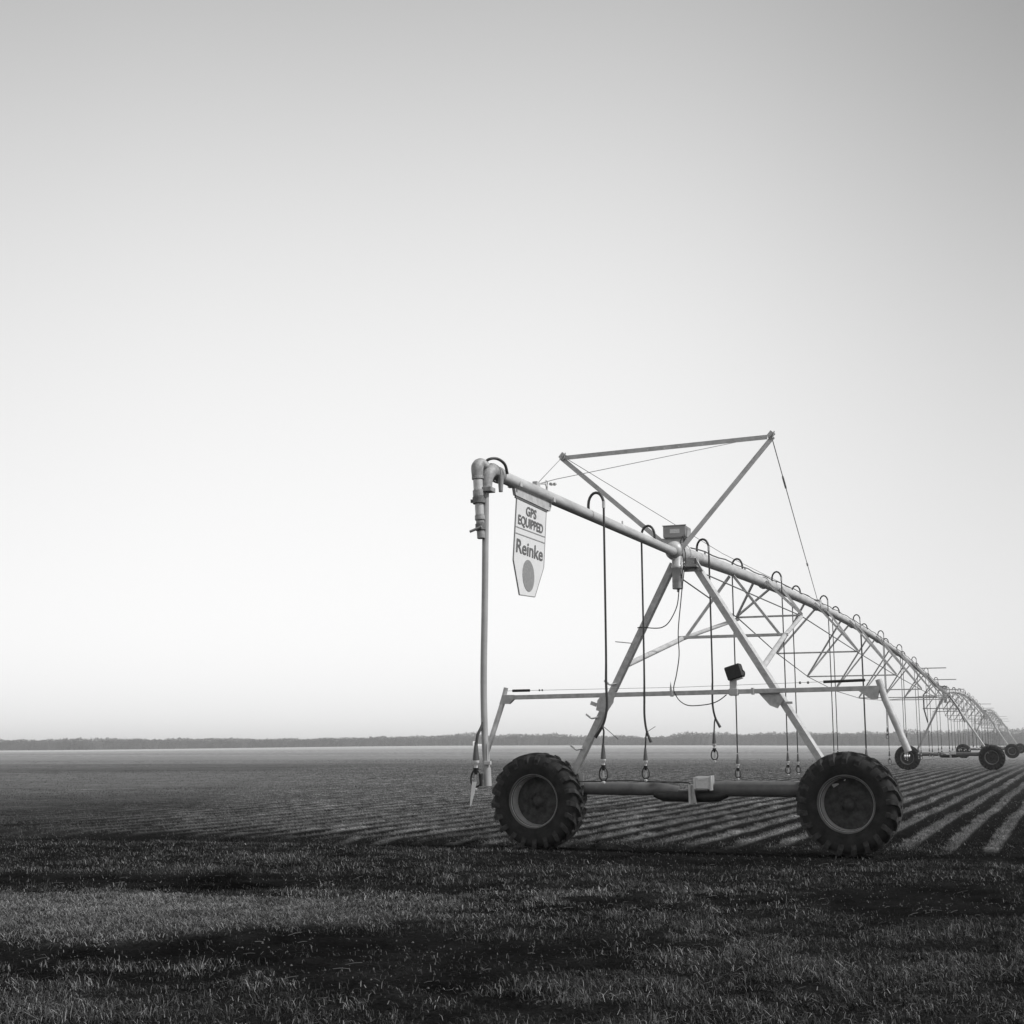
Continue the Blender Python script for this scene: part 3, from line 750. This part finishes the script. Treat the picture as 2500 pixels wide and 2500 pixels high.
# ------------------------------------------------------------------ end sign
def flat_text(body, name, h, x0, x1, zb, shear_of, mat, parent, yoff, bold=.03, z_h=None):
    cu = bpy.data.curves.new(name, 'FONT'); cu.body = body; cu.size = 1; cu.offset = bold; cu.resolution_u = 6
    o = bpy.data.objects.new(name, cu); COL.objects.link(o)
    dg = bpy.context.evaluated_depsgraph_get(); dg.update()
    me = bpy.data.meshes.new_from_object(o.evaluated_get(dg))
    bpy.data.objects.remove(o); bpy.data.curves.remove(cu)
    co = np.empty(len(me.vertices) * 3); me.vertices.foreach_get('co', co); co = co.reshape(-1, 3)
    mn, mx = co[:, 0].min(), co[:, 0].max(); cap = z_h or .70
    X = x0 + (co[:, 0] - mn) / (mx - mn) * (x1 - x0); Z = zb + co[:, 1] / cap * h
    U = X - .155 * (3.6 - Z)
    out = np.stack([np.full(len(X), yoff), U, Z], 1)
    me.vertices.foreach_set('co', out.astype(np.float32).ravel()); me.update()
    me.materials.clear(); me.materials.append(mat)
    ob = bpy.data.objects.new(name, me); COL.objects.link(ob); ob.parent = parent
    return ob
def make_sign():
    t = thing('end_sign', 'pale pennant sign with dark lettering and round emblem hanging under the overhanging pipe', 'sign', W(0, 0, 0), RZ)
    f = .012
    def sh(x, z): return -5.64 + x - .155 * (3.6 - z)
    out = [(sh(-.40, 3.60), 3.60), (sh(.40, 3.60), 3.60), (sh(.405, 3.03), 3.03), (sh(.20, 2.72), 2.72), (sh(-.20, 2.70), 2.70), (sh(-.40, 3.0), 3.0)]
    m = MB(); m.plate([(0, u, z) for u, z in out], (1, 0, 0), .006); m.build('sign_board', SIGNM, t)
    # rim lines
    m = MB()
    for i in range(len(out)):
        a, b = out[i], out[(i + 1) % len(out)]
        m.bar((.004, a[0], a[1]), (.004, b[0], b[1]), .012, .009, (1, 0, 0))
    m.build('sign_edge', LINEM, t)
    m = MB()
    for z0 in (3.315, 3.255):
        m.bar((.0075, sh(-.395, z0), z0), (.0075, sh(.395, z0), z0 + .012), .004, .009, (1, 0, 0))
    m.build('sign_line', LINEM, t)
    m = MB(); m.bar((.004, -6.08, 3.585), (.004, -5.22, 3.585), .014, .016, (1, 0, 0)); m.build('sign_bottom_seam', INK, t)
    m = MB(); m.plate([(-.012, -6.09, 3.60), (-.012, -5.15, 3.60), (-.012, -5.11, 3.66), (-.012, -5.13, 3.74), (-.012, -6.07, 3.72), (-.012, -6.12, 3.66)], (1, 0, 0), .028)
    m.build('sign_bracket', GALV_D, t)
    MB().box((0, -6.07, 3.70), (.13, .05, .05)).build('pipe_clamp', GALV_D, t); MB().box((0, -5.15, 3.71), (.13, .05, .05)).build('pipe_clamp', GALV_D, t)
    flat_text('GPS', 'lettering', .085, -5.64 - .15, -5.64 + .13, 3.462, None, INK, t, .0095, .03)
    flat_text('EQUIPPED', 'lettering', .085, -5.64 - .34, -5.64 + .33, 3.352, None, INK, t, .0095, .03)
    flat_text('Reinke', 'lettering', .125, -5.64 - .35, -5.64 + .36, 3.085, None, INK, t, .0095, .018)
    m = MB(); n = 40; zc = 2.90
    pts = [(0.0065, sh(.155 * math.cos(2 * PI * i / n), zc), zc + .147 * math.sin(2 * PI * i / n)) for i in range(n)]
    m.plate(pts, (1, 0, 0), .003)
    dsc = m.build('round_emblem', INKC, t)
    m = MB()
    m.bar((.0095, sh(-.03, zc + .10), zc + .10), (.0095, sh(.03, zc - .0), zc - .0), .002, .008, (1, 0, 0))
    m.bar((.0095, sh(.03, zc), zc), (.0095, sh(-.02, zc - .11), zc - .11), .002, .008, (1, 0, 0))
    m.build('emblem_line', LINEM, dsc)
    return t
make_sign()

# ------------------------------------------------------------------ drop hoses
DG = 'drop hoses hanging from the irrigation pipe'
def nozzle(t, x, y, z, s=1., det=True):
    """weight, white nozzle, ring cage and deflector below point z"""
    MB().tube([(x, y, z + .015), (x, y, z), (x, y, z - .14)], [.012, .014, .030], 10).build('hose_weight', HOSEG, t)
    m = MB(); m.tube([(x, y, z - .14), (x, y, z - .165), (x, y, z - .17), (x, y, z - .205)], [.030, .026, .016, .016], 10).build('nozzle', WHITE, t)
    m = MB()
    m.tube([(x, y, z - .20), (x, y, z - .255)], [.028, .012], 8)
    n = 18
    for ph in (0,):
        m.tube([(x + .045 * math.sin(2 * PI * i / n) * (1 + .15 * math.cos(2 * PI * i / n) * -1), y, z - .285 - .072 * -math.cos(2 * PI * i / n)) for i in range(n + 1)], .0085, 6)
    c = m.build('sprinkler_cage', HOSE, t)
    MB().tube([(x, y, z - .235), (x + .004, y, z - .33)], [.008, .012], 6).build('sprinkler_body', CLEAR, t)
    MB().tube([(x, y, z - .362), (x, y, z - .372), (x, y, z - .39)], [.012, .022, .014], 8).build('deflector_plate', CLEAR, t)
def make_drop(side, ztop, zend, label, bend=None, group=DG, tail=None):
    """origin of the thing: the pipe outlet; side +1 comes down on the near side, -1 on the far side"""
    t = thing('drop_hose', label, 'drop hose', (0, 0, 0), RZ, group)
    n = 10
    wv = .085 * 1.0
    arc = []
    for i in range(n + 1):
        a = PI * i / n
        arc.append((side * (wv - wv * math.cos(a)) , -.03, ztop + .10 + .13 * math.sin(a) * 1.0))
    arc = [(0, -.03, ztop + .02)] + arc
    MB().tube(arc, .0155, 8).build('gooseneck', HOSE, t)
    x = side * 2 * wv
    MB().tube([(x, -.03, ztop + .13), (x, -.03, ztop + .06)], .018, 8).build('hose_clamp', GALV_D, t)
    if bend is None:
        MB().tube([(x, -.03, ztop + .10), (x + .004, -.03, (ztop + zend) / 2), (x, -.03, zend + .03)], .0105, 8).build('hose', HOSE, t)
        nozzle(t, x, -.03, zend)
    else:
        # slack hose that swings aside, its lower piece hung from the kink
        dx = bend
        zk = zend + .20
        MB().tube([(x, -.03, ztop + .10), (x + .004, -.03, 2.4), (x + .0, -.03, zk + .45), (x - dx * .05, -.03, zk + .2), (x + dx * .35, -.03, zk + .02), (x + dx * 1.25, -.03, zk - .12)], [.012, .012, .014, .014, .014, .020], 8, sm=5).build('hose', HOSE, t)
        xb = x + dx * .25 if abs(dx) < 1 else x
        MB().tube([(x + dx * .4, -.05, zk), (xb, -.05, zk - .06), (xb - .01, -.05, zend)], .010, 8).build('lower_hose', HOSE, t)
        if tail:
            MB().tube([(x + dx * .4, -.05, zk), (x + tail[0], -.06, zk + tail[1])], .0035, 5).build('loose_tie', HOSE, t)
        nozzle(t, xb - .01, -.05, zend)
    return t
def put(t, u, dv=0.): t.location = W(dv, u, 0)

put(make_drop(1, pz(-3.85) - .0, 1.35, 'drop hose nearest the hanging sign, kinked to the left, on the overhanging pipe', bend=-.10, tail=(.13, -.14)), -3.85)
put(make_drop(-1, pz(-1.15), 1.30, 'drop hose on the overhanging pipe just left of the near tower head', bend=.06, tail=(.14, .07)), -1.15)
ordn = ['first', 'second', 'third', 'fourth', 'fifth', 'sixth', 'seventh', 'eighth', 'ninth', 'tenth', 'eleventh', 'twelfth', 'thirteenth', 'fourteenth', 'fifteenth', 'sixteenth', 'seventeenth', 'eighteenth', 'nineteenth', 'twentieth']
us = sorted([(1.13 + 5.86 * k, 1) for k in range(10) if 1.13 + 5.86 * k < SPAN - .2] + [(4.32 + 5.84 * k, -1) for k in range(9)])
zends = {0: 1.50, 1: 1.18, 2: 1.19, 3: 1.14, 9: 1.85}
for i, (u, s) in enumerate(us):
    zt = pz(u) + .03
    ze = zends.get(i, 1.15 + random.uniform(-.05, .05))
    side = 'near' if s > 0 else 'far'
    lab = f'{ordn[i]} drop hose beyond the near tower, hanging on the {side} side of the pipe'
    d = make_drop(s, zt, ze, lab, bend=.075 if i == 0 else None)
    put(d, u)
for k in (1, 2):
    for i, (u, s) in enumerate(us):
        if k == 2 and i % 2: pass
        lab = 'thin distant drop hose among those of the second pipe span' if k == 1 else 'hair-thin drop hose among those of the third pipe span'
        d = thing('drop_hose', lab, 'drop hose', W(0, SPAN * k + u, 0), RZ, 'drop hoses of the second span' if k == 1 else 'drop hoses of the third span')
        x = s * .17; zt = pz(u) + .03; ze = 1.13 + random.uniform(-.08, .08)
        MB().tube([(0, 0, zt + .02), (0, 0, zt + .12), (x * .25, 0, zt + .21), (x * .75, 0, zt + .21), (x, 0, zt + .12), (x, 0, zt)], .015, 6).build('gooseneck', HOSE, d)
        MB().tube([(x, 0, zt + .1), (x, 0, ze)], .0105, 6).build('hose', HOSE, d)
        MB().tube([(x, 0, ze - .14), (x, 0, ze - .20)], [.03, .018], 6).build('nozzle', WHITE, d)
        MB().tube([(x, 0, ze + .01), (x, 0, ze - .14)], [.014, .03], 6).tube([(x, 0, ze - .20), (x + .03, 0, ze - .26), (x, 0, ze - .35), (x - .03, 0, ze - .26), (x, 0, ze - .20)], .009, 5).build('sprinkler_cage', HOSE, d)

# end drop beside the tall end pipe, with a strip of white tape
t = thing('drop_hose', 'drop hose strapped beside the tall end pipe, white tape tied at its bottom', 'drop hose', W(0, -6.8, 0), RZ, DG)
x = -.075
MB().tube([(x + .05, .04, 1.56), (x + .035, .02, 1.50), (x + .012, 0, 1.44), (x, 0, 1.36)], .013, 8, sm=3).build('hose', HOSEG, t)
nozzle(t, x - .003, 0, 1.37)
MB().tube([(x + .04, 0, 1.12), (x + .045, 0, 1.02)], [.02, .012], 8).build('plug', DARK, t)
m = MB(); m.plate([(x - .025, -.03, 1.055), (x + .015, -.03, 1.055), (x - .005, -.03, .96), (x - .035, -.03, .86), (x - .045, -.03, .86), (x - .035, -.03, .96)], (0, 1, 0), .002)
m.build('white_tape', TAPE, t)

# ------------------------------------------------------------------ haze
def make_haze():
    me = bpy.data.meshes.new('haze')
    x0, x1, y0, y1, z0, z1 = -3000, 3000, -3000, 3000, -4.2, 14.
    vs = [(x, y, z) for x in (x0, x1) for y in (y0, y1) for z in (z0, z1)]
    me.from_pydata(vs, [], [(0, 1, 3, 2), (4, 6, 7, 5), (0, 4, 5, 1), (2, 3, 7, 6), (0, 2, 6, 4), (1, 5, 7, 3)])
    o = bpy.data.objects.new('haze', me); COL.objects.link(o)
    m = bpy.data.materials.new('haze_air'); m.use_nodes = True
    N = m.node_tree.nodes; N.clear()
    out = N.new('ShaderNodeOutputMaterial'); pv = N.new('ShaderNodeVolumePrincipled')
    pv.inputs['Color'].default_value = (.93, .93, .93, 1); pv.inputs['Density'].default_value = .0004; pv.inputs['Anisotropy'].default_value = .2
    m.node_tree.links.new(pv.outputs[0], out.inputs['Volume'])
    me.materials.append(m)
    o['kind'] = 'stuff'; o['label'] = 'thin pale haze lying over the field'; o['category'] = 'haze'
make_haze()

# ------------------------------------------------------------------ light and sky
SUN_EL = math.radians(45.)
sd = Vector((.93, -.37, 0)).normalized()
sdir = Vector((sd.x * math.cos(SUN_EL), sd.y * math.cos(SUN_EL), math.sin(SUN_EL)))
sl = bpy.data.lights.new('sun', 'SUN'); sl.energy = 3.2; sl.angle = math.radians(1.5); sl.color = (1, 1, 1)
so = bpy.data.objects.new('sun', sl); COL.objects.link(so); so.rotation_euler = sdir.to_track_quat('Z', 'Y').to_euler()

w = bpy.data.worlds.new('World'); sc.world = w; w.use_nodes = True
nt = w.node_tree; N = nt.nodes; L = nt.links; N.clear()
out = N.new('ShaderNodeOutputWorld')
sky = N.new('ShaderNodeTexSky'); sky.sky_type = 'NISHITA'; sky.sun_disc = False
sky.sun_elevation = SUN_EL; sky.sun_rotation = math.atan2(sd.x, sd.y)
bw = N.new('ShaderNodeRGBToBW'); L.new(sky.outputs[0], bw.inputs[0])
bg1 = N.new('ShaderNodeBackground'); bg1.inputs['Strength'].default_value = .05
L.new(bw.outputs[0], bg1.inputs['Color'])
tc = N.new('ShaderNodeTexCoord'); sx = N.new('ShaderNodeSeparateXYZ'); L.new(tc.outputs['Generated'], sx.inputs[0])
def ramp(inp, pts, interp='B_SPLINE'):
    mr = N.new('ShaderNodeMapRange'); mr.inputs['From Min'].default_value = pts[0][0]; mr.inputs['From Max'].default_value = pts[-1][0]
    L.new(inp, mr.inputs['Value'])
    r = N.new('ShaderNodeValToRGB'); r.color_ramp.interpolation = interp
    e = r.color_ramp.elements; lo, hi = pts[0][0], pts[-1][0]
    while len(e) < len(pts): e.new(.5)
    for i, (p, c) in enumerate(pts):
        e[i].position = (p - lo) / (hi - lo)
    for i, (p, c) in enumerate(pts): e[i].color = (c, c, c, 1)
    L.new(mr.outputs[0], r.inputs[0]); return r.outputs[0]
s_ = lambda d: math.sin(math.radians(d))
EL = [(-.1, .66), (s_(0), .70), (s_(1.2), .75), (s_(4), .82), (s_(8), .85), (s_(12), .85), (s_(16), .83), (s_(20), .77), (s_(24), .68), (s_(28), .57), (s_(32), .47), (s_(45), .30), (1., .22)]
el = ramp(sx.outputs['Z'], EL)
ax_ = ramp(sx.outputs['X'], [(-1., .15), (-.4, .26), (-.25, .05), (-.05, 0), (.08, .03), (.2, .22), (.34, .62), (.5, .8), (1., .8)])  # sideways darkening put into the sky colour, imitating lens falloff
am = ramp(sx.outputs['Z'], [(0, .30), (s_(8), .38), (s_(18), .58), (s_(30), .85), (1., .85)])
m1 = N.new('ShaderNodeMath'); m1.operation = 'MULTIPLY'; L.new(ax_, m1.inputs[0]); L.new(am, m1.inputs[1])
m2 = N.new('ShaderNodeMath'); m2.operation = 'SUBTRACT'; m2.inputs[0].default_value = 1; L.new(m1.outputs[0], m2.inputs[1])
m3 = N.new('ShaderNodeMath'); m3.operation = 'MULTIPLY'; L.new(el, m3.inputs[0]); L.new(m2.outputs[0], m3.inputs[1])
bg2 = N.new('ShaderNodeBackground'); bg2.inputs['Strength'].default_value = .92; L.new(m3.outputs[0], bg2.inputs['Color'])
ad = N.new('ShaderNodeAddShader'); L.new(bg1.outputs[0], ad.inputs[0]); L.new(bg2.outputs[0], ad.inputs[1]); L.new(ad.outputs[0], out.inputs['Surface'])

# ------------------------------------------------------------------ camera
cam = bpy.data.cameras.new('camera'); co = bpy.data.objects.new('camera', cam); COL.objects.link(co)
cam.sensor_width = 36; cam.lens = 36 * 3300 / 2500; cam.clip_start = .1; cam.clip_end = 8000
th = math.atan((1815 - 1250) / 3300)
co.matrix_world = Matrix.Translation((0, 0, 1.37)) @ Matrix.Rotation(PI / 2 + th, 4, 'X') @ Matrix.Rotation(math.radians(-.12), 4, 'Z')
sc.camera = co
sc.render.resolution_x = 1024; sc.render.resolution_y = 1024
sc.view_settings.view_transform = 'Standard'; sc.view_settings.look = 'None'; sc.view_settings.gamma = 1; sc.view_settings.exposure = 0
sc.render.engine = 'CYCLES'
sc.cycles.volume_bounces = 1
